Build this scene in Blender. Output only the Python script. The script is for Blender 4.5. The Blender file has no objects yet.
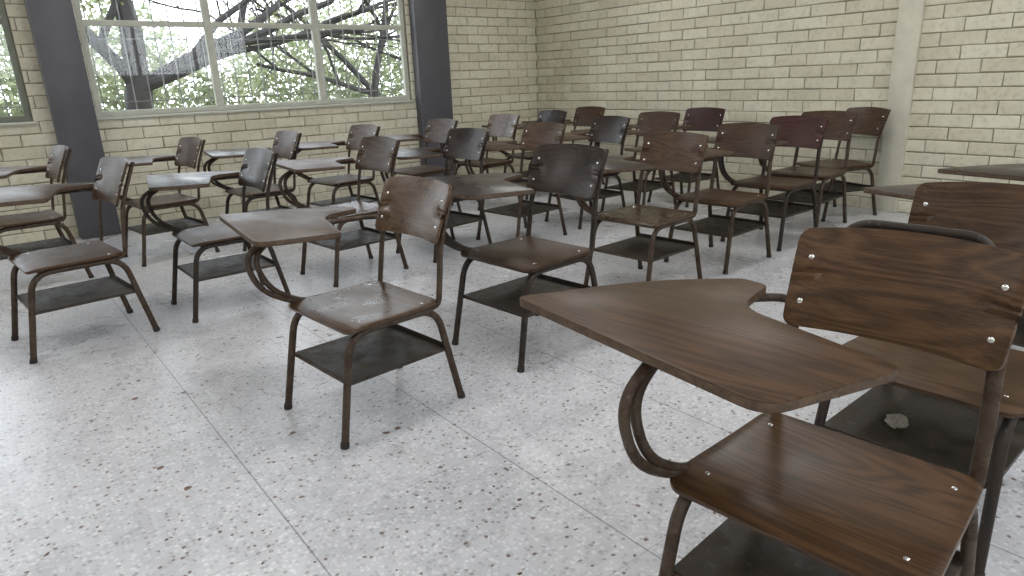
import bpy, bmesh, math, random
from mathutils import Vector, Matrix
random.seed(7)
C=bpy.context
scene=C.scene
col=scene.collection
try:
    scene.view_settings.view_transform='Standard'
    scene.view_settings.look='None'
except Exception as e: print(e)

# ---------------------------------------------------------------- node helpers
def newmat(name):
    m=bpy.data.materials.new(name); m.use_nodes=True
    nt=m.node_tree; nt.nodes.clear()
    out=nt.nodes.new('ShaderNodeOutputMaterial')
    b=nt.nodes.new('ShaderNodeBsdfPrincipled')
    nt.links.new(b.outputs[0],out.inputs[0])
    return m,nt,b,out
def N(nt,t,**kw):
    n=nt.nodes.new(t)
    for k,v in kw.items():
        if k.startswith('i_'):
            n.inputs[k[2:].replace('_',' ')].default_value=v
        else: setattr(n,k,v)
    return n
def L(nt,a,b): nt.links.new(a,b)
def ramp(nt,fac,stops,interp='LINEAR'):
    r=nt.nodes.new('ShaderNodeValToRGB'); r.color_ramp.interpolation=interp
    e=r.color_ramp.elements
    while len(e)>1: e.remove(e[0])
    e[0].position=stops[0][0]; e[0].color=tuple(stops[0][1])+(1,)
    for p,c in stops[1:]:
        x=e.new(p); x.color=tuple(c)+(1,)
    if fac is not None: L(nt,fac,r.inputs[0])
    return r
def mix(nt,fac,a,b,mode='MIX'):
    m=nt.nodes.new('ShaderNodeMix'); m.data_type='RGBA'; m.blend_type=mode
    for s,v in ((m.inputs[0],fac),(m.inputs[6],a),(m.inputs[7],b)):
        if hasattr(v,'is_output'): L(nt,v,s)
        elif isinstance(v,(int,float)): s.default_value=v
        else: s.default_value=tuple(v)+(1,)
    return m.outputs[2]
def mth(nt,op,a,b=0.0,c=0.0,clamp=False):
    m=nt.nodes.new('ShaderNodeMath'); m.operation=op; m.use_clamp=clamp
    for i,v in enumerate((a,b,c)):
        if hasattr(v,'is_output'): L(nt,v,m.inputs[i])
        else: m.inputs[i].default_value=v
    return m.outputs[0]
def noise(nt,vec,scale,detail=4,rough=.5,dist=0):
    n=N(nt,'ShaderNodeTexNoise'); n.inputs['Scale'].default_value=scale
    n.inputs['Detail'].default_value=detail; n.inputs['Roughness'].default_value=rough
    n.inputs['Distortion'].default_value=dist
    if vec is not None: L(nt,vec,n.inputs['Vector'])
    return n
def bump(nt,h,strength,dist,bsdf):
    b=N(nt,'ShaderNodeBump'); b.inputs['Strength'].default_value=strength
    b.inputs['Distance'].default_value=dist
    L(nt,h,b.inputs['Height']); L(nt,b.outputs[0],bsdf.inputs['Normal'])

# ---------------------------------------------------------------- materials
def wood_mat(name,dark,mid,light,rough=.37,wear=.32,coat=.05,spec=.30):
    m,nt,b,out=newmat(name)
    tc=N(nt,'ShaderNodeTexCoord'); oi=N(nt,'ShaderNodeObjectInfo')
    off=N(nt,'ShaderNodeVectorMath',operation='SCALE'); 
    cmb=N(nt,'ShaderNodeCombineXYZ')
    for k in range(3): L(nt,oi.outputs['Random'],cmb.inputs[k])
    L(nt,cmb.outputs[0],off.inputs[0]); off.inputs['Scale'].default_value=7.3
    add=N(nt,'ShaderNodeVectorMath',operation='ADD')
    L(nt,tc.outputs['Object'],add.inputs[0]); L(nt,off.outputs[0],add.inputs[1])
    mp=N(nt,'ShaderNodeMapping'); mp.inputs['Scale'].default_value=(.8,7.0,7.0); L(nt,add.outputs[0],mp.inputs[0])
    n1=noise(nt,mp.outputs[0],1.2,2,.45,.3)
    w=mth(nt,'SINE',mth(nt,'MULTIPLY',n1.outputs[0],100.0))
    w=mth(nt,'MULTIPLY_ADD',w,.5,.5)
    mp2=N(nt,'ShaderNodeMapping'); mp2.inputs['Scale'].default_value=(4.0,170.0,170.0); L(nt,add.outputs[0],mp2.inputs[0])
    n2=noise(nt,mp2.outputs[0],1.5,4,.6)
    g=mth(nt,'ADD',mth(nt,'MULTIPLY',w,.24),mth(nt,'MULTIPLY',n2.outputs[0],.78))
    cr=ramp(nt,g,[(.18,dark),(.5,mid),(.88,light)])
    br=mth(nt,'MULTIPLY_ADD',oi.outputs['Random'],.4,.8)
    big=noise(nt,add.outputs[0],6,4,.6)
    br2=mth(nt,'MULTIPLY',br,mth(nt,'MULTIPLY_ADD',big.outputs[0],1.0,.5))
    vm=N(nt,'ShaderNodeVectorMath',operation='SCALE'); L(nt,cr.outputs[0],vm.inputs[0]); L(nt,br2,vm.inputs['Scale'])
    mp3=N(nt,'ShaderNodeMapping'); mp3.inputs['Scale'].default_value=(9,30,30); mp3.inputs['Rotation'].default_value=(0,0,.5); L(nt,add.outputs[0],mp3.inputs[0])
    sc=noise(nt,mp3.outputs[0],3,6,.75)
    sm=ramp(nt,sc.outputs[0],[(.58,(0,0,0)),(.72,(1,1,1))])
    smf=mth(nt,'MULTIPLY',sm.outputs[0],wear)
    c=mix(nt,smf,vm.outputs[0],(.15,.10,.065))
    L(nt,c,b.inputs['Base Color'])
    rr=mth(nt,'MULTIPLY_ADD',big.outputs[0],.4,rough-.18)
    L(nt,mth(nt,'ADD',rr,mth(nt,'MULTIPLY',sm.outputs[0],.18)),b.inputs['Roughness'])
    b.inputs['Specular IOR Level'].default_value=spec
    b.inputs['Coat Weight'].default_value=coat; b.inputs['Coat Roughness'].default_value=.25
    bump(nt,g,.12,.001,b)
    return m
wood_brown=wood_mat('wood_brown',(.013,.0065,.003),(.052,.026,.012),(.098,.053,.026))
wood_walnut=wood_mat('wood_walnut',(.016,.0075,.003),(.064,.031,.013),(.120,.062,.027),wear=.22)
wood_dark=wood_mat('wood_dark',(.006,.003,.002),(.018,.009,.006),(.036,.02,.013),rough=.30,wear=.4,coat=.15)
wood_red=wood_mat('wood_red',(.010,.003,.003),(.036,.009,.007),(.056,.018,.013))
wood_tan=wood_mat('wood_tan',(.022,.0115,.006),(.068,.036,.018),(.125,.074,.041),rough=.28,coat=.2,spec=.42)

def paint_metal(name,base,rust,rough=.6,chip=.25):
    m,nt,b,out=newmat(name)
    tc=N(nt,'ShaderNodeTexCoord')
    n1=noise(nt,tc.outputs['Object'],18,6,.7); n2=noise(nt,tc.outputs['Object'],60,4,.6)
    f=ramp(nt,n1.outputs[0],[(.46,(0,0,0)),(.56,(1,1,1))])
    c=mix(nt,f.outputs[0],base,rust)
    f2=ramp(nt,n2.outputs[0],[(.60,(0,0,0)),(.66,(1,1,1))])
    c=mix(nt,mth(nt,'MULTIPLY',f2.outputs[0],chip),c,(.20,.155,.115))
    L(nt,c,b.inputs['Base Color']); b.inputs['Metallic'].default_value=.1
    b.inputs['Specular IOR Level'].default_value=.4
    L(nt,mth(nt,'MULTIPLY_ADD',f.outputs[0],.2,rough-.14),b.inputs['Roughness'])
    bump(nt,n2.outputs[0],.2,.001,b)
    return m
metal_brown=paint_metal('tube_paint_brown',(.066,.045,.030),(.046,.026,.015))
metal_black=paint_metal('tube_paint_black',(.022,.016,.013),(.036,.023,.016))
metal_shelf=paint_metal('shelf_sheet',(.030,.024,.018),(.058,.043,.031),.6,.2)
m,nt,b,out=newmat('rivet_chrome'); b.inputs['Base Color'].default_value=(.7,.7,.7,1); b.inputs['Metallic'].default_value=1; b.inputs['Roughness'].default_value=.25; chrome=m
m,nt,b,out=newmat('rubber_foot'); b.inputs['Base Color'].default_value=(.025,.02,.017,1); b.inputs['Roughness'].default_value=.7; rubber=m

def brick_mat():
    m,nt,b,out=newmat('painted_brick')
    at=N(nt,'ShaderNodeAttribute'); at.attribute_name='bcol'
    tc=N(nt,'ShaderNodeTexCoord')
    n1=noise(nt,tc.outputs['Object'],1.1,6,.65); n2=noise(nt,tc.outputs['Object'],24,6,.7)
    c=mix(nt,at.outputs['Fac'],(.62,.585,.455),(.73,.70,.57))
    d=ramp(nt,n1.outputs[0],[(.32,(.82,.81,.79)),(.62,(1,1,1))])
    c=mix(nt,1.0,c,d.outputs[0],'MULTIPLY')
    e=ramp(nt,n2.outputs[0],[(.30,(.78,.76,.72)),(.50,(1,1,1))])
    c=mix(nt,1.0,c,e.outputs[0],'MULTIPLY')
    L(nt,c,b.inputs['Base Color']); b.inputs['Roughness'].default_value=.5
    bump(nt,n2.outputs[0],.8,.006,b)
    return m
brickM=brick_mat()
def simple(name,colr,rough=.6,var=.12,sc=6,bs=.1,metal=0):
    m,nt,b,out=newmat(name)
    tc=N(nt,'ShaderNodeTexCoord'); n1=noise(nt,tc.outputs['Object'],sc,5,.6)
    a=tuple(x*(1-var) for x in colr); c2=tuple(min(1,x*(1+var)) for x in colr)
    r=ramp(nt,n1.outputs[0],[(.3,a),(.7,c2)]); L(nt,r.outputs[0],b.inputs['Base Color'])
    b.inputs['Roughness'].default_value=rough; b.inputs['Metallic'].default_value=metal
    if bs: bump(nt,n1.outputs[0],bs,.004,b)
    return m
mortar=simple('mortar_joint',(.25,.225,.165),.8,.25,14)
pillarM=simple('pillar_paint_grey',(.086,.084,.097),.42,.15,4)
plaster=simple('plaster_cream',(.60,.57,.47),.5)
ceilM=simple('ceiling_white',(.75,.76,.75),.7,.04)
frameM=simple('window_frame_paint',(.50,.50,.43),.45,.12,8)
frameG=simple('window_frame_olive',(.16,.17,.13),.5,.15,8)
grilleM=simple('grille_iron',(.20,.20,.19),.5,.2,8)
barkM=simple('bark',(.020,.017,.016),.9,.4,9,.6)
grassM=simple('grass_ground',(.07,.09,.035),.9,.4,3)
fixtM=simple('fixture_white',(.8,.8,.8),.4,.03)
paperM=simple('paper',(.36,.33,.28),.7,.2,40)
plyM=simple('plywood_edge',(.085,.052,.030),.6,.5,60)
def leaf_mat(name,a,b2):
    m,nt,b,out=newmat(name)
    tc=N(nt,'ShaderNodeTexCoord'); n1=noise(nt,tc.outputs['Object'],1.1,3,.6)
    r=ramp(nt,n1.outputs[0],[(.35,a),(.65,b2)]); L(nt,r.outputs[0],b.inputs['Base Color'])
    b.inputs['Roughness'].default_value=.6
    tr=N(nt,'ShaderNodeBsdfTranslucent'); L(nt,r.outputs[0],tr.inputs[0])
    mx=N(nt,'ShaderNodeMixShader'); mx.inputs[0].default_value=.5
    L(nt,b.outputs[0],mx.inputs[1]); L(nt,tr.outputs[0],mx.inputs[2]); L(nt,mx.outputs[0],out.inputs[0])
    return m
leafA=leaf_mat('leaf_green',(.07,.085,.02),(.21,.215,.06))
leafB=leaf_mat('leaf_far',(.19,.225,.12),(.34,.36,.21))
m,nt,b,out=newmat('window_glass')
t=N(nt,'ShaderNodeBsdfTransparent'); t.inputs[0].default_value=(.97,.98,.98,1); g=N(nt,'ShaderNodeBsdfGlossy'); g.inputs['Roughness'].default_value=.02
mx=N(nt,'ShaderNodeMixShader'); mx.inputs[0].default_value=.03; L(nt,t.outputs[0],mx.inputs[1]); L(nt,g.outputs[0],mx.inputs[2]); L(nt,mx.outputs[0],out.inputs[0]); glassM=m
m,nt,b,out=newmat('fill_lamp_tube'); b.inputs['Emission Color'].default_value=(1,.99,.97,1); b.inputs['Emission Strength'].default_value=2; tubeM=m  # glow for the tubes of the added ceiling fill

def floor_mat():
    m,nt,b,out=newmat('terrazzo')
    tc=N(nt,'ShaderNodeTexCoord'); P=tc.outputs['Object']
    wn=noise(nt,P,40,2,.5); 
    wv=N(nt,'ShaderNodeVectorMath',operation='SCALE'); L(nt,wn.outputs['Color'],wv.inputs[0]); wv.inputs['Scale'].default_value=.016
    wp=N(nt,'ShaderNodeVectorMath',operation='ADD'); L(nt,P,wp.inputs[0]); L(nt,wv.outputs[0],wp.inputs[1])
    def layer(scale,off=0):
        v=N(nt,'ShaderNodeTexVoronoi'); v.inputs['Scale'].default_value=scale
        o=N(nt,'ShaderNodeVectorMath',operation='ADD'); o.inputs[1].default_value=(off,off,0); L(nt,wp.outputs[0],o.inputs[0]); L(nt,o.outputs[0],v.inputs['Vector'])
        sp=N(nt,'ShaderNodeSeparateColor'); L(nt,v.outputs['Color'],sp.inputs[0])
        return v,sp
    v1,s1=layer(72)
    c1=ramp(nt,s1.outputs[0],[(0,(.75,.75,.775)),(.30,(.65,.65,.675)),(.58,(.53,.53,.555)),(.80,(.40,.39,.41)),(.87,(.80,.80,.83)),(.962,(.22,.17,.15))],'CONSTANT')
    mk=ramp(nt,v1.outputs['Distance'],[(.40,(1,1,1)),(.52,(0,0,0))])
    c=mix(nt,mk.outputs[0],(.64,.64,.67),c1.outputs[0])
    for sc_,th,sz,off in ((26,.955,.42,0),(46,.94,.48,3.7)):
        v2,s2=layer(sc_,off)
        mk2=mth(nt,'MULTIPLY',mth(nt,'GREATER_THAN',s2.outputs[1],th),mth(nt,'LESS_THAN',v2.outputs['Distance'],mth(nt,'MULTIPLY',s2.outputs[2],sz)))
        c2=ramp(nt,s2.outputs[0],[(0,(.15,.085,.062)),(.4,(.22,.145,.105)),(.6,(.085,.075,.075)),(.8,(.26,.25,.25))],'CONSTANT')
        c=mix(nt,mk2,c,c2.outputs[0])
    big=noise(nt,P,1.1,6,.65)
    d=ramp(nt,big.outputs[0],[(.3,(.82,.82,.83)),(.62,(1,1,1))]); c=mix(nt,1.0,c,d.outputs[0],'MULTIPLY')
    med=noise(nt,P,9,6,.7)
    d=ramp(nt,med.outputs[0],[(.35,(.88,.88,.88)),(.55,(1,1,1))]); c=mix(nt,1.0,c,d.outputs[0],'MULTIPLY')
    sx=N(nt,'ShaderNodeSeparateXYZ'); L(nt,P,sx.inputs[0])
    def lines(ch,off,per,w):
        q=mth(nt,'PINGPONG',mth(nt,'SUBTRACT',sx.outputs[ch],off),per/2)
        return mth(nt,'LESS_THAN',q,w/2)
    a=lines(0,.49,.68,.005); bb=lines(1,.28,.68,.004); cc=lines(0,.49+.34,.68,.003); dd=lines(1,.28+.34,.68,.003)
    ln=mth(nt,'ADD',mth(nt,'MULTIPLY',a,.65),mth(nt,'MULTIPLY',bb,.3)); ln=mth(nt,'ADD',ln,mth(nt,'MULTIPLY',mth(nt,'ADD',cc,dd),.10),clamp=True)
    c=mix(nt,ln,c,(.14,.14,.16))
    L(nt,c,b.inputs['Base Color'])
    L(nt,mth(nt,'MULTIPLY_ADD',big.outputs[0],.12,.22),b.inputs['Roughness'])
    b.inputs['Specular IOR Level'].default_value=.5
    return m
floorM=floor_mat()

# ---------------------------------------------------------------- mesh helpers
def obj(name,me,parent=None,loc=(0,0,0)):
    o=bpy.data.objects.new(name,me); col.objects.link(o); o.location=loc
    if parent: o.parent=parent
    return o
def empty(name,loc=(0,0,0),yaw=0):
    e=bpy.data.objects.new(name,None); e.empty_display_size=.2; col.objects.link(e); e.location=loc; e.rotation_euler=(0,0,yaw); return e
def finish(bm,name,mats,smooth=35,recalc=True):
    if recalc: bmesh.ops.recalc_face_normals(bm,faces=bm.faces)
    me=bpy.data.meshes.new(name); bm.to_mesh(me); bm.free()
    for m in mats: me.materials.append(m)
    if smooth:
        me.shade_smooth()
        me.set_sharp_from_angle(angle=math.radians(smooth))
    return me
def box(bm,x0,x1,y0,y1,z0,z1,mi=0):
    vs=[bm.verts.new((x,y,z)) for z in (z0,z1) for y in (y0,y1) for x in (x0,x1)]
    for f in ((0,2,3,1),(4,5,7,6),(0,1,5,4),(2,6,7,3),(0,4,6,2),(1,3,7,5)):
        bm.faces.new([vs[i] for i in f]).material_index=mi
def fillet(pts,rad,seg=6):
    pts=[Vector(p) for p in pts]; out=[pts[0]]
    for i in range(1,len(pts)-1):
        r=rad[i-1] if isinstance(rad,(list,tuple)) else rad
        a,b,c=pts[i-1],pts[i],pts[i+1]
        d1=a-b; d2=c-b; r1=min(r,.48*d1.length,.48*d2.length)
        s=b+d1.normalized()*r1; e=b+d2.normalized()*r1
        for k in range(seg+1):
            t=k/seg; out.append(s*(1-t)**2+b*2*t*(1-t)+e*t*t)
    out.append(pts[-1]); return out
def tube(bm,path,r,n=10,mi=0,flat=1.0,cap=True,taper=None):
    path=[Vector(p) for p in path]; rings=[]
    t0=(path[1]-path[0]).normalized()
    ref=Vector((0,0,1)) if abs(t0.z)<.9 else Vector((1,0,0))
    u=t0.cross(ref).normalized()
    for i,p in enumerate(path):
        if i==0:t=t0
        elif i==len(path)-1:t=(path[i]-path[i-1]).normalized()
        else:t=((path[i]-path[i-1]).normalized()+(path[i+1]-path[i]).normalized()).normalized()
        u=(u-t*u.dot(t)).normalized(); v=t.cross(u)
        rr=r if taper is None else r*(1+(taper-1)*i/(len(path)-1))
        rings.append([bm.verts.new(p+u*math.cos(2*math.pi*k/n)*rr+v*math.sin(2*math.pi*k/n)*rr*flat) for k in range(n)])
    for a,b in zip(rings,rings[1:]):
        for k in range(n):
            bm.faces.new((a[k],a[(k+1)%n],b[(k+1)%n],b[k])).material_index=mi
    if cap:
        bm.faces.new(rings[0][::-1]).material_index=mi; bm.faces.new(rings[-1]).material_index=mi
def bevel_sharp(bm,off,seg=2,ang=40):
    bm.normal_update()
    es=[e for e in bm.edges if len(e.link_faces)==2 and e.calc_face_angle(0)>math.radians(ang)]
    bmesh.ops.bevel(bm,geom=es,offset=off,segments=seg,profile=.5,affect='EDGES',clamp_overlap=True)
def panel(bm,w,h,r,th,f,nx=16,ny=10,w2=None):
    ys=[]
    for k in range(6): a=math.pi/2*k/6; ys.append(-h/2+r-r*math.cos(a))
    for k in range(ny+1): ys.append(-h/2+r+(h-2*r)*k/ny)
    for k in range(1,7): a=math.pi/2*k/6; ys.append(h/2-r+r*math.sin(a))
    if w2 is None:w2=w
    fr=[];bk=[]
    for y in ys:
        hw=(w2+(w-w2)*(y+h/2)/h)/2
        if abs(y)>h/2-r: hw=hw-r+math.sqrt(max(0,r*r-(abs(y)-(h/2-r))**2))
        rf=[];rb=[]
        for i in range(nx+1):
            x=(2*i/nx-1)*hw
            p=f(x,y); e=.002
            nn=(f(x+e,y)-f(x-e,y)).cross(f(x,y+e)-f(x,y-e)).normalized()
            rf.append(bm.verts.new(p+nn*th/2)); rb.append(bm.verts.new(p-nn*th/2))
        fr.append(rf);bk.append(rb)
    ny2=len(ys)
    for j in range(ny2-1):
        for i in range(nx):
            bm.faces.new((fr[j][i],fr[j][i+1],fr[j+1][i+1],fr[j+1][i]))
            bm.faces.new((bk[j][i],bk[j+1][i],bk[j+1][i+1],bk[j][i+1]))
        bm.faces.new((fr[j][0],fr[j+1][0],bk[j+1][0],bk[j][0]))
        bm.faces.new((fr[j][nx],bk[j][nx],bk[j+1][nx],fr[j+1][nx]))
    for i in range(nx):
        bm.faces.new((fr[0][i],bk[0][i],bk[0][i+1],fr[0][i+1]))
        bm.faces.new((fr[-1][i],fr[-1][i+1],bk[-1][i+1],bk[-1][i]))

# ---------------------------------------------------------------- chair (local: +x right hand, +y forward)
SEAT=.43
BZ=.756
def up_y(z):   # y of the back uprights at height z
    return -.208-.10*(z-.44)-.45*max(0,z-.60)**1.3
def mk_seat():
    bm=bmesh.new()
    def f(x,y):
        z=SEAT-.007
        z-=.010*math.exp(-((y+.03)/.12)**2)*(1-(x/.24)**2)
        if y>.13: z-=1.9*(y-.13)**2
        if y<-.14: z+=1.2*(y+.14)**2
        return Vector((x,y+.005,z))
    panel(bm,.475,.405,.04,.013,f,18,14,w2=.44)
    bevel_sharp(bm,.003)
    return finish(bm,'seat',[wood_brown])
def backy(x,zz): return up_y(zz)+.030-.030*(1-(x/.215)**2)
def mk_back():
    bm=bmesh.new()
    def f(x,y):
        zz=BZ+y-.012*(x/.21)**2*(1 if y>0 else .3)
        return Vector((x,backy(x,zz),zz))
    panel(bm,.435,.215,.024,.012,f,18,8,w2=.415)
    bevel_sharp(bm,.003)
    return finish(bm,'backrest',[wood_brown])
TABZ=.708
def mk_tablet():
    bm=bmesh.new()
    P=[(.66,.195),(-.015,.322),(-.118,.045),(.240,-.070),(.262,-.245),(.335,-.262),(.50,-.105)]
    R=[.035,.05,.03,.07,.02,.03,.12]
    pts=[Vector((x,y,0)) for x,y in P]; out=[]
    n=len(pts)
    for i in range(n):
        a,b,c=pts[i-1],pts[i],pts[(i+1)%n]
        d1=a-b;d2=c-b;r=min(R[i],.48*d1.length,.48*d2.length)
        s=b+d1.normalized()*r;e=b+d2.normalized()*r
        for k in range(7):
            t=k/6; out.append(s*(1-t)**2+b*2*t*(1-t)+e*t*t)
    top=[bm.verts.new((p.x,p.y,TABZ+.011)) for p in out]; bot=[bm.verts.new((p.x,p.y,TABZ-.009)) for p in out]
    bm.faces.new(top[::-1]); bm.faces.new(bot)
    for i in range(len(out)):
        j=(i+1)%len(out); bm.faces.new((top[i],top[j],bot[j],bot[i])).material_index=1
    bm.normal_update()
    es=[e for e in bm.edges if len(e.link_faces)==2 and e.calc_face_angle(0)>1.2 and abs(e.verts[0].co.z-e.verts[1].co.z)<1e-6]
    bmesh.ops.bevel(bm,geom=es,offset=.0025,segments=2,profile=.5,affect='EDGES')
    return finish(bm,'tablet',[wood_brown,plyM])
R=.0138
def mk_frame(tablet,hoop,mat):
    bm=bmesh.new()
    for s in (-1,1):
        x=s*.203; xf=s*.220
        tube(bm,fillet([(xf,.262,.012),(x,.188,SEAT-.030),(x,-.188,SEAT-.030),(xf,-.268,.012)],.085,10),R,12)
        tube(bm,[(xf,.2645,.0),(xf,.2615,.02)],R*1.15,12,mi=1)
        tube(bm,[(xf,-.2705,.0),(xf,-.2665,.02)],R*1.15,12,mi=1)
        up=[(x,-.10,SEAT-.03),(x,-.203,SEAT-.022)]+[(x*(1-.10*(z-.5)/.34),up_y(z)-.004,z) for z in (.55,.62,.68,.74,.80,.848)]
        tube(bm,fillet(up,.03,4),R*1.05,12,flat=.62)
    for y in (.15,-.15):
        tube(bm,[(-.203,y,SEAT-.03),(.203,y,SEAT-.03)],R*.75,8)
    for y in (.212,-.216):
        tube(bm,[(-.208,y,.222),(.208,y,.222)],R*.45,8)
    if hoop:
        tube(bm,fillet([(-.160,up_y(.7)-.020,.70),(-.140,up_y(.865)-.022,.866),(.140,up_y(.865)-.022,.866),(.160,up_y(.7)-.020,.70)],.06,8),R*.8,10,mi=2)
    if tablet:
        for dx,dy in ((0,0),(.0,-.034)):
            x=.228+dx
            tube(bm,fillet([(x-.015,-.02+dy,SEAT-.028),(x,.15+dy*.6,SEAT-.02),(x+.01,.30+dy,.50),(x+.02,.335+dy,.635),(x+.03,.22+dy,TABZ-.018),(x+.03,.12,TABZ-.020)],.11,8),R*.8,10)
        tube(bm,fillet([(.185,up_y(.69)-.004,.688),(.235,up_y(.69)-.01,.69),(.288,-.22,TABZ-.019),(.33,.02,TABZ-.019),(.26,.16,TABZ-.019)],.05,6),R*.72,10)
    return finish(bm,'frame',[mat,rubber,metal_black],50)
def mk_shelf():
    bm=bmesh.new()
    x0,x1,y0,y1,z=-.205,.205,-.212,.208,.228; t=.002
    box(bm,x0,x1,y0,y1,z,z+t)
    box(bm,x0,x1,y0-.002,y0,z,z+.022); 
    box(bm,x0-.002,x0,y0,y1,z-.012,z+.002); box(bm,x1,x1+.002,y0,y1,z-.012,z+.002); box(bm,x0,x1,y1,y1+.002,z-.012,z+.002)
    return finish(bm,'shelf',[metal_shelf],0)
def mk_rivets():
    bm=bmesh.new()
    def rv(p,n,r=.0068):
        p=Vector(p);n=Vector(n).normalized()
        q=n.to_track_quat('Z','Y').to_matrix().to_4x4()
        bmesh.ops.create_uvsphere(bm,u_segments=10,v_segments=6,radius=r,matrix=Matrix.Translation(p)@q@Matrix.Diagonal((1,1,.45,1)))
    for s in (-1,1):
        for z in (.702,.795):
            x=s*.180
            rv((x,backy(x,z)+.0068,z),(0,1,.25))
        for y in (.13,-.14):
            rv((s*.182,y,SEAT-.002),(0,0,1),.006)
    return finish(bm,'rivets',[chrome])
ME={}
def var(me,mat,key):
    k=(me.name,key)
    if k not in ME:
        c=me.copy(); c.materials[0]=mat; ME[k]=c
    return ME[k]
seat0=mk_seat(); back0=mk_back(); tab0=mk_tablet(); shelf0=mk_shelf(); riv0=mk_rivets()
frames={}
WD={'b':wood_brown,'w':wood_walnut,'d':wood_dark,'r':wood_red,'t':wood_tan}
def chair(x,y,yaw=0,back='b',seat='b',tab='b',metal='b',hoop=False,s=1.0,toff=(0,0,0)):
    """yaw 0 = facing -X (front of the class); positive turns counter-clockwise"""
    e=empty('tablet_arm_chair',(x,y,0),math.radians(90+yaw))
    e.scale=(s,s,s)
    k=(tab is not None,hoop,metal)
    if k not in frames: frames[k]=mk_frame(k[0],hoop,metal_brown if metal=='b' else metal_black)
    obj('frame',frames[k],e); obj('seat',var(seat0,WD[seat],seat),e); obj('backrest',var(back0,WD[back],back),e)
    obj('storage_shelf',shelf0,e); obj('rivets',riv0,e)
    if tab: obj('writing_tablet',var(tab0,WD[tab],tab),e,toff)
    return e
chairs=[
 # near row
 (1.165,.52,5,'w','w','w','b',True,1.0),
 (1.94,.60,2,'b','b',None,'k'),
 (3.00,.60,-2,'b','b','d','k'),
 (3.76,.60,2,'b','b','d','b'),
 # second row
 (1.035,2.23,5,'t','t','b','b',False,.98,(.085,.03,0)),
 (1.90,2.31,4,'d','b','d','k',False,1.035),
 (2.96,2.52,4,'b','t','d','b'),
 (3.73,2.54,3,'b','b','b','b'),
 (4.45,2.60,2,'r','b','d','k'),
 (5.06,2.68,4,'b','b','b','b'),
 (5.60,2.74,-20,'b','b',None,'b'),
 # third row
 (.27,3.98,6,'b','b','b','b',False,1.03),
 (1.02,4.00,1,'d','b','d','k'),
 (1.85,4.08,5,'b','t','b','b'),
 (2.60,4.12,6,'d','b','d','k'),
 (3.26,4.02,5,'b','b','b','b'),
 (4.05,4.10,-3,'d','b','b','k'),
 (4.68,4.05,6,'b','b','b','b'),
 (5.34,4.05,2,'r','b','b','b'),
 # window row
 (.18,5.50,4,'b','b','b','b',False,1.02),
 (1.05,5.60,6,'b','b','b','b'),
 (1.76,5.50,2,'b','b','d','k'),
 (2.46,5.50,6,'b','b','b','b'),
 (3.24,5.46,4,'b','b','b','b'),
 (3.96,5.44,3,'t','b','b','b'),
 (4.66,5.52,-2,'d','d','d','k'),
 (5.33,5.60,2,'b','b','b','b'),
]
for c in chairs: chair(*c)
bm=bmesh.new(); bmesh.ops.create_icosphere(bm,subdivisions=3,radius=.028)
for v in bm.verts: v.co*=1+random.uniform(-.28,.2); v.co.z*=.6
obj('crumpled_paper',finish(bm,'crumpled_paper',[paperM],0),None,(1.86,.66,.2475))

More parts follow.
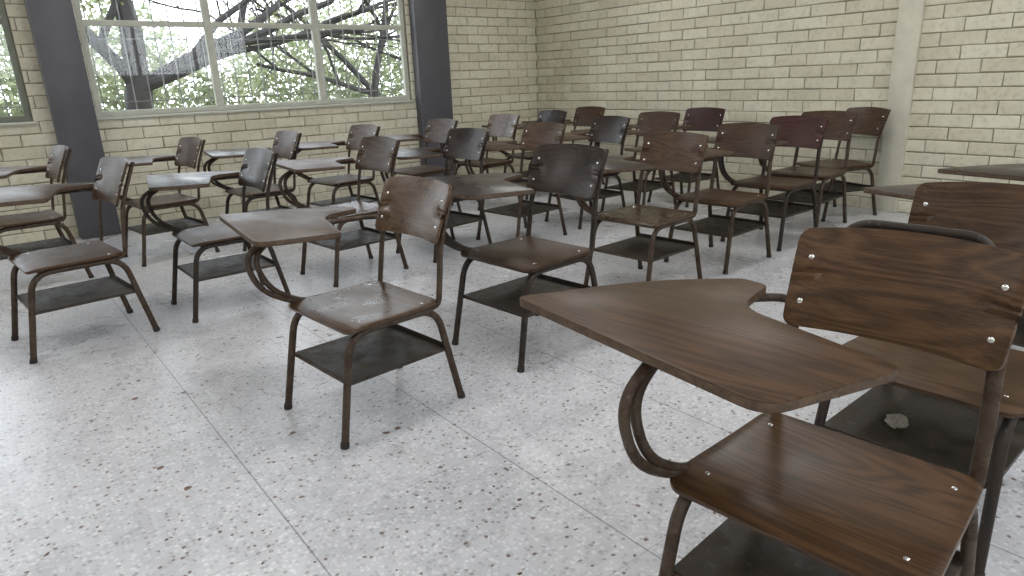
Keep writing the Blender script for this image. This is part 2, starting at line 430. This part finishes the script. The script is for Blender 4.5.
# ---------------------------------------------------------------- room shell
XB=6.02; YW=6.98; XF=-3.0; YR=-2.2; HC=3.03; CH=.101
def brick_wall(name,origin,du,length,nrm,openings,thick=.15):
    o=Vector(origin);du=Vector(du);nrm=Vector(nrm)
    root=empty(name)
    bm=bmesh.new()
    us=sorted(set([0,length]+[v for q in openings for v in q[:2]])); zs=sorted(set([0,HC]+[v for q in openings for v in q[2:]]))
    for a,b in zip(us,us[1:]):
        for c,d in zip(zs,zs[1:]):
            um=(a+b)/2;zm=(c+d)/2
            if any(q[0]<um<q[1] and q[2]<zm<q[3] for q in openings): continue
            P=[o+du*u+Vector((0,0,z))-nrm*t for t in (0,thick) for z in (c,d) for u in (a,b)]
            xs=[p.x for p in P];ys=[p.y for p in P]
            box(bm,min(xs),max(xs),min(ys),max(ys),c,d)
    obj('wall_core',finish(bm,'wall_core',[mortar],0),root)
    bm=bmesh.new(); lay=bm.verts.layers.float.new('bcol')
    rng=random.Random(int(length*100))
    j=.0038; BL=.305
    nrow=int(round(HC/CH))
    for r in range(nrow):
        z0=r*CH+j;z1=(r+1)*CH-j; zm=(z0+z1)/2
        u=-(r%2)*BL/2
        while u<length:
            a=max(u,0);b=min(u+BL,length); u+=BL
            segs=[(a,b)]
            for q in openings:
                if q[2]<zm<q[3]:
                    ns=[]
                    for (s,e) in segs:
                        if e<=q[0] or s>=q[1]: ns.append((s,e)); continue
                        if s<q[0]: ns.append((s,q[0]))
                        if e>q[1]: ns.append((q[1],e))
                    segs=ns
            for s,e in segs:
                s+=j;e-=j
                if e-s<.02: continue
                d=.009+rng.uniform(-.0035,.0035); cv=rng.random(); ch=.006
                jt=lambda k=.0028: rng.uniform(-k,k)
                oc=[(s+jt(),z0+jt()),(e+jt(),z0+jt()),(e+jt(),z1+jt()),(s+jt(),z1+jt())]
                ic=[(oc[0][0]+ch,oc[0][1]+ch),(oc[1][0]-ch,oc[1][1]+ch),(oc[2][0]-ch,oc[2][1]-ch),(oc[3][0]+ch,oc[3][1]-ch)]
                base=[o+du*p[0]+Vector((0,0,p[1]))-nrm*.002 for p in oc]
                mid=[o+du*p[0]+Vector((0,0,p[1]))+nrm*d*.55 for p in oc]
                fr=[o+du*p[0]+Vector((0,0,p[1]))+nrm*(d+jt(.0015)) for p in ic]
                V=[bm.verts.new(p) for p in base+mid+fr]
                for v in V: v[lay]=cv
                bm.faces.new(V[8:12])
                for k in range(4):
                    k2=(k+1)%4
                    bm.faces.new((V[k],V[k2],V[4+k2],V[4+k])); bm.faces.new((V[4+k],V[4+k2],V[8+k2],V[8+k]))
    obj('bricks',finish(bm,'bricks',[brickM],0),root)
    return root
W1=(-2.4,.47,1.01,2.525); W2=(.94,4.10,1.01,2.525)
W3=(-2.2,1.4,1.515,2.626); W4=(2.0,5.4,1.515,2.626)
brick_wall('wall_window_side',(XF,YW,0),(1,0,0),XB-XF,(0,-1,0),[(w[0]-XF,w[1]-XF,w[2],w[3]) for w in (W1,W2)])
brick_wall('wall_back',(XB,YR,0),(0,1,0),YW-YR,(-1,0,0),[])
brick_wall('wall_corridor_side',(XF,YR,0),(1,0,0),XB-XF,(0,1,0),[(w[0]-XF,w[1]-XF,w[2],w[3]) for w in (W3,W4)])
brick_wall('wall_front',(XF,YR,0),(0,1,0),YW-YR,(1,0,0),[])
bm=bmesh.new(); box(bm,XF-.15,XB+.15,YR-.15,YW+.15,-.1,0); obj('floor',finish(bm,'floor',[floorM],0))
bm=bmesh.new(); box(bm,XF-.15,XB+.15,YR-.15,YW+.15,HC,HC+.1); obj('ceiling',finish(bm,'ceiling',[ceilM],0))
def pillar(name,x0,x1,y0,y1,mat):
    bm=bmesh.new(); box(bm,x0,x1,y0,y1,0,HC); bevel_sharp(bm,.008)
    obj(name,finish(bm,name,[mat],40))
pillar('concrete_pillar',.60,.91,YW-.16,YW,pillarM)
pillar('concrete_pillar',4.15,4.58,YW-.12,YW,pillarM)
pillar('plaster_post',XB-.05,XB,2.36,2.54,plaster)
def window(name,x0,x1,z0,z1,nm,mat,ztr,yw=YW,sg=1):
    root=empty(name)
    Y=lambda a,b:(min(yw+sg*a,yw+sg*b),max(yw+sg*a,yw+sg*b))
    bm=bmesh.new(); t=.022
    def bb(a,b,h,c,d): y=Y(.05-h,.05+h); box(bm,a,b,y[0],y[1],c,d)
    bb(x0,x1,t,z0,z0+.05); bb(x0,x1,t,z1-.05,z1)
    bb(x0,x0+.05,t,z0+.05,z1-.05); bb(x1-.05,x1,t,z0+.05,z1-.05)
    for k in range(1,nm):
        x=x0+(x1-x0)*k/nm; bb(x-.034,x+.034,t*1.2,z0+.05,z1-.05)
    for k in range(nm):
        a=x0+(x1-x0)*k/nm+.033; b=x0+(x1-x0)*(k+1)/nm-.033
        if ztr: bb(a,b,t*.8,ztr-.024,ztr+.024)
    bevel_sharp(bm,.003,1)
    obj('frame',finish(bm,'wframe',[mat],30),root)
    bm=bmesh.new(); y=Y(-.035,.07); box(bm,x0-.02,x1+.02,y[0],y[1],z0-.022,z0); bevel_sharp(bm,.004)
    obj('sill',finish(bm,'sill',[frameM],30),root)
    bm=bmesh.new(); y=Y(.048,.052); box(bm,x0+.04,x1-.04,y[0],y[1],z0+.04,z1-.04); obj('glass',finish(bm,'glass',[glassM],0),root)
    bm=bmesh.new(); x=x0+.08; gy=yw+sg*.13
    while x<x1-.03:
        tube(bm,[(x,gy,z0-.02),(x,gy,z1+.02)],.006,6); x+=.132
    for z in (z0+.12,(z0+z1)/2-.1,z1-.2): tube(bm,[(x0-.02,gy,z),(x1+.02,gy,z)],.006,6)
    obj('security_grille',finish(bm,'grille',[grilleM],60),root)
window('window_1',*W1,3,frameG,1.79)
window('window_2',*W2,3,frameM,1.79)
window('window_3',*W3,3,frameM,None,YR,-1)
window('window_4',*W4,3,frameM,None,YR,-1)

# ---------------------------------------------------------------- outside
bm=bmesh.new(); box(bm,-30,45,YW+.3,60,-.25,-.05); obj('grass_ground',finish(bm,'grass_ground',[grassM],0))
def leafquad(bm,p,size,rng,mi):
    a=Vector((rng.uniform(-1,1),rng.uniform(-1,1),rng.uniform(-1,1))).normalized()
    b=a.orthogonal().normalized(); s=size*rng.uniform(.6,1.3)
    v=[bm.verts.new(p+q) for q in (-a*s,b*s*.45,a*s,-b*s*.45)]
    bm.faces.new(v).material_index=mi
def leaves(bm,c,rad,n,size,rng,mi):
    for _ in range(n):
        d=Vector((rng.gauss(0,1),rng.gauss(0,1),rng.gauss(0,1)))*.5
        leafquad(bm,c+Vector((d.x*rad.x,d.y*rad.y,d.z*rad.z)),size,rng,mi)
def branch(bm,p,d,ln,r,depth,rng,droop,leafn,shrink=.58):
    pts=[p];q=p.copy();dd=d.normalized()
    n=6
    for i in range(n):
        dd=(dd+Vector((rng.uniform(-1,1),rng.uniform(-1,1),rng.uniform(-1,1)))*.16+Vector((0,0,droop))).normalized()
        q=q+dd*ln/n; pts.append(q.copy())
    tube(bm,pts,r,7 if r>.04 else 4,taper=.55)
    if depth==0:
        leaves(bm,pts[-1],Vector((.5,.5,.45)),leafn,.045,rng,1); return
    for k in range(rng.choice((2,3,3))):
        t=rng.randint(2,n); a=pts[t]
        nd=(dd+Vector((rng.uniform(-1,1),rng.uniform(-.6,.6),rng.uniform(-.5,.9)))*.9).normalized()
        branch(bm,a,nd,ln*rng.uniform(.6,.85),r*shrink,depth-1,rng,droop,leafn,shrink)
def tree(x,y,seed,r,limbs,leafn,trunk_h=1.3,lean=.1):
    rng=random.Random(seed); bm=bmesh.new(); p=Vector((x,y,-.1)); top=Vector((x+lean,y,trunk_h))
    tube(bm,[p,Vector((x+lean*.3,y,.5)),top],r*1.1,9,taper=.9)
    for d,ln,rr,dr in limbs: branch(bm,top,Vector(d),ln,r*rr,4,rng,dr,leafn)
    obj('tree',finish(bm,'tree',[barkM,leafA],50,recalc=False))
tree(2.0,11.5,3,.19,[((.12,0,1),2.4,.95,.02),((-.7,0,1),2.2,.55,0),((.9,.1,.75),3.0,.55,-.02),((1,-.1,.3),3.2,.45,.0)],30,1.25,.15)
tree(7.2,14,11,.12,[((-.8,0,.8),2.6,.6,-.03),((.3,0,1),2.6,.7,0),((-1,0,.3),2.6,.5,.03)],32,1.0)
tree(-1.2,11.0,21,.13,[((-.3,0,1),2.2,.7,0),((.7,0,.8),1.8,.6,0)],60,1.0)
rng=random.Random(5)
bm=bmesh.new()
for (x,y,z,rx,ry,rz,n) in ((13,28,.0,6.2,2.2,5.0,9500),(24.5,28,.0,6.2,2.2,5.7,11000),(2.5,28,.0,5.6,2.2,5.4,8500),(-7,28,.0,5.2,2.2,5.7,10000)):
    k=0
    while k<n:
        d=Vector((rng.uniform(-1,1),rng.uniform(-1,1),rng.uniform(0,1)))
        if d.length>1 or rng.random()<d.z*.5: continue
        k+=1; leafquad(bm,Vector((x+d.x*rx,y+d.y*ry,z-.05+d.z*rz)),.16,rng,0)
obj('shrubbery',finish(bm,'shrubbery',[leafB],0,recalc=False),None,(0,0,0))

# ---------------------------------------------------------------- lights
def fill_fixture(x,y,w):  # unseen ceiling fittings, added as fill to supplement the window light
    e=empty('fill_fluorescent',(x,y,0))
    bm=bmesh.new(); box(bm,-.62,.62,-.16,.16,HC-.06,HC-.002); bevel_sharp(bm,.006); obj('housing',finish(bm,'housing',[fixtM],40),e)
    bm=bmesh.new()
    for dy in (-.07,.07): tube(bm,[(-.58,dy,HC-.078),(.58,dy,HC-.078)],.016,10)
    obj('tubes',finish(bm,'tubes',[tubeM],50),e)
    l=bpy.data.lights.new('fill_lamp','AREA'); l.shape='RECTANGLE'; l.size=1.2; l.size_y=.3; l.energy=w; l.color=(1,.985,.965)
    o=bpy.data.objects.new('fill_lamp',l); col.objects.link(o); o.parent=e; o.location=(0,0,HC-.11)
for x in (-1.2,1.6,4.4):
    for y in (-.4,2.4,5.0): fill_fixture(x,y,18.5)
w=bpy.data.worlds.new('overcast_sky'); scene.world=w; w.use_nodes=True
nt=w.node_tree; nt.nodes.clear()
bg=nt.nodes.new('ShaderNodeBackground'); o=nt.nodes.new('ShaderNodeOutputWorld'); nt.links.new(bg.outputs[0],o.inputs[0])
tc=nt.nodes.new('ShaderNodeTexCoord'); sp=nt.nodes.new('ShaderNodeSeparateXYZ'); nt.links.new(tc.outputs['Generated'],sp.inputs[0])
r=ramp(nt,sp.outputs[2],[(0,(.92,.95,.99)),(.5,(.82,.89,1))]); nt.links.new(r.outputs[0],bg.inputs[0]); bg.inputs[1].default_value=6.0

# ---------------------------------------------------------------- camera
cam=bpy.data.cameras.new('camera'); co=bpy.data.objects.new('camera',cam); col.objects.link(co)
back=Vector((-.588,-.752,.298)).normalized(); up=Vector((.214,.210,.954)); up=(up-back*up.dot(back)).normalized(); right=up.cross(back)
M=Matrix((right,up,back)).transposed().to_4x4(); M.translation=Vector((0,0,1.2)); co.matrix_world=M
cam.sensor_width=36; cam.lens=36*670/1024; cam.clip_start=.02
scene.camera=co
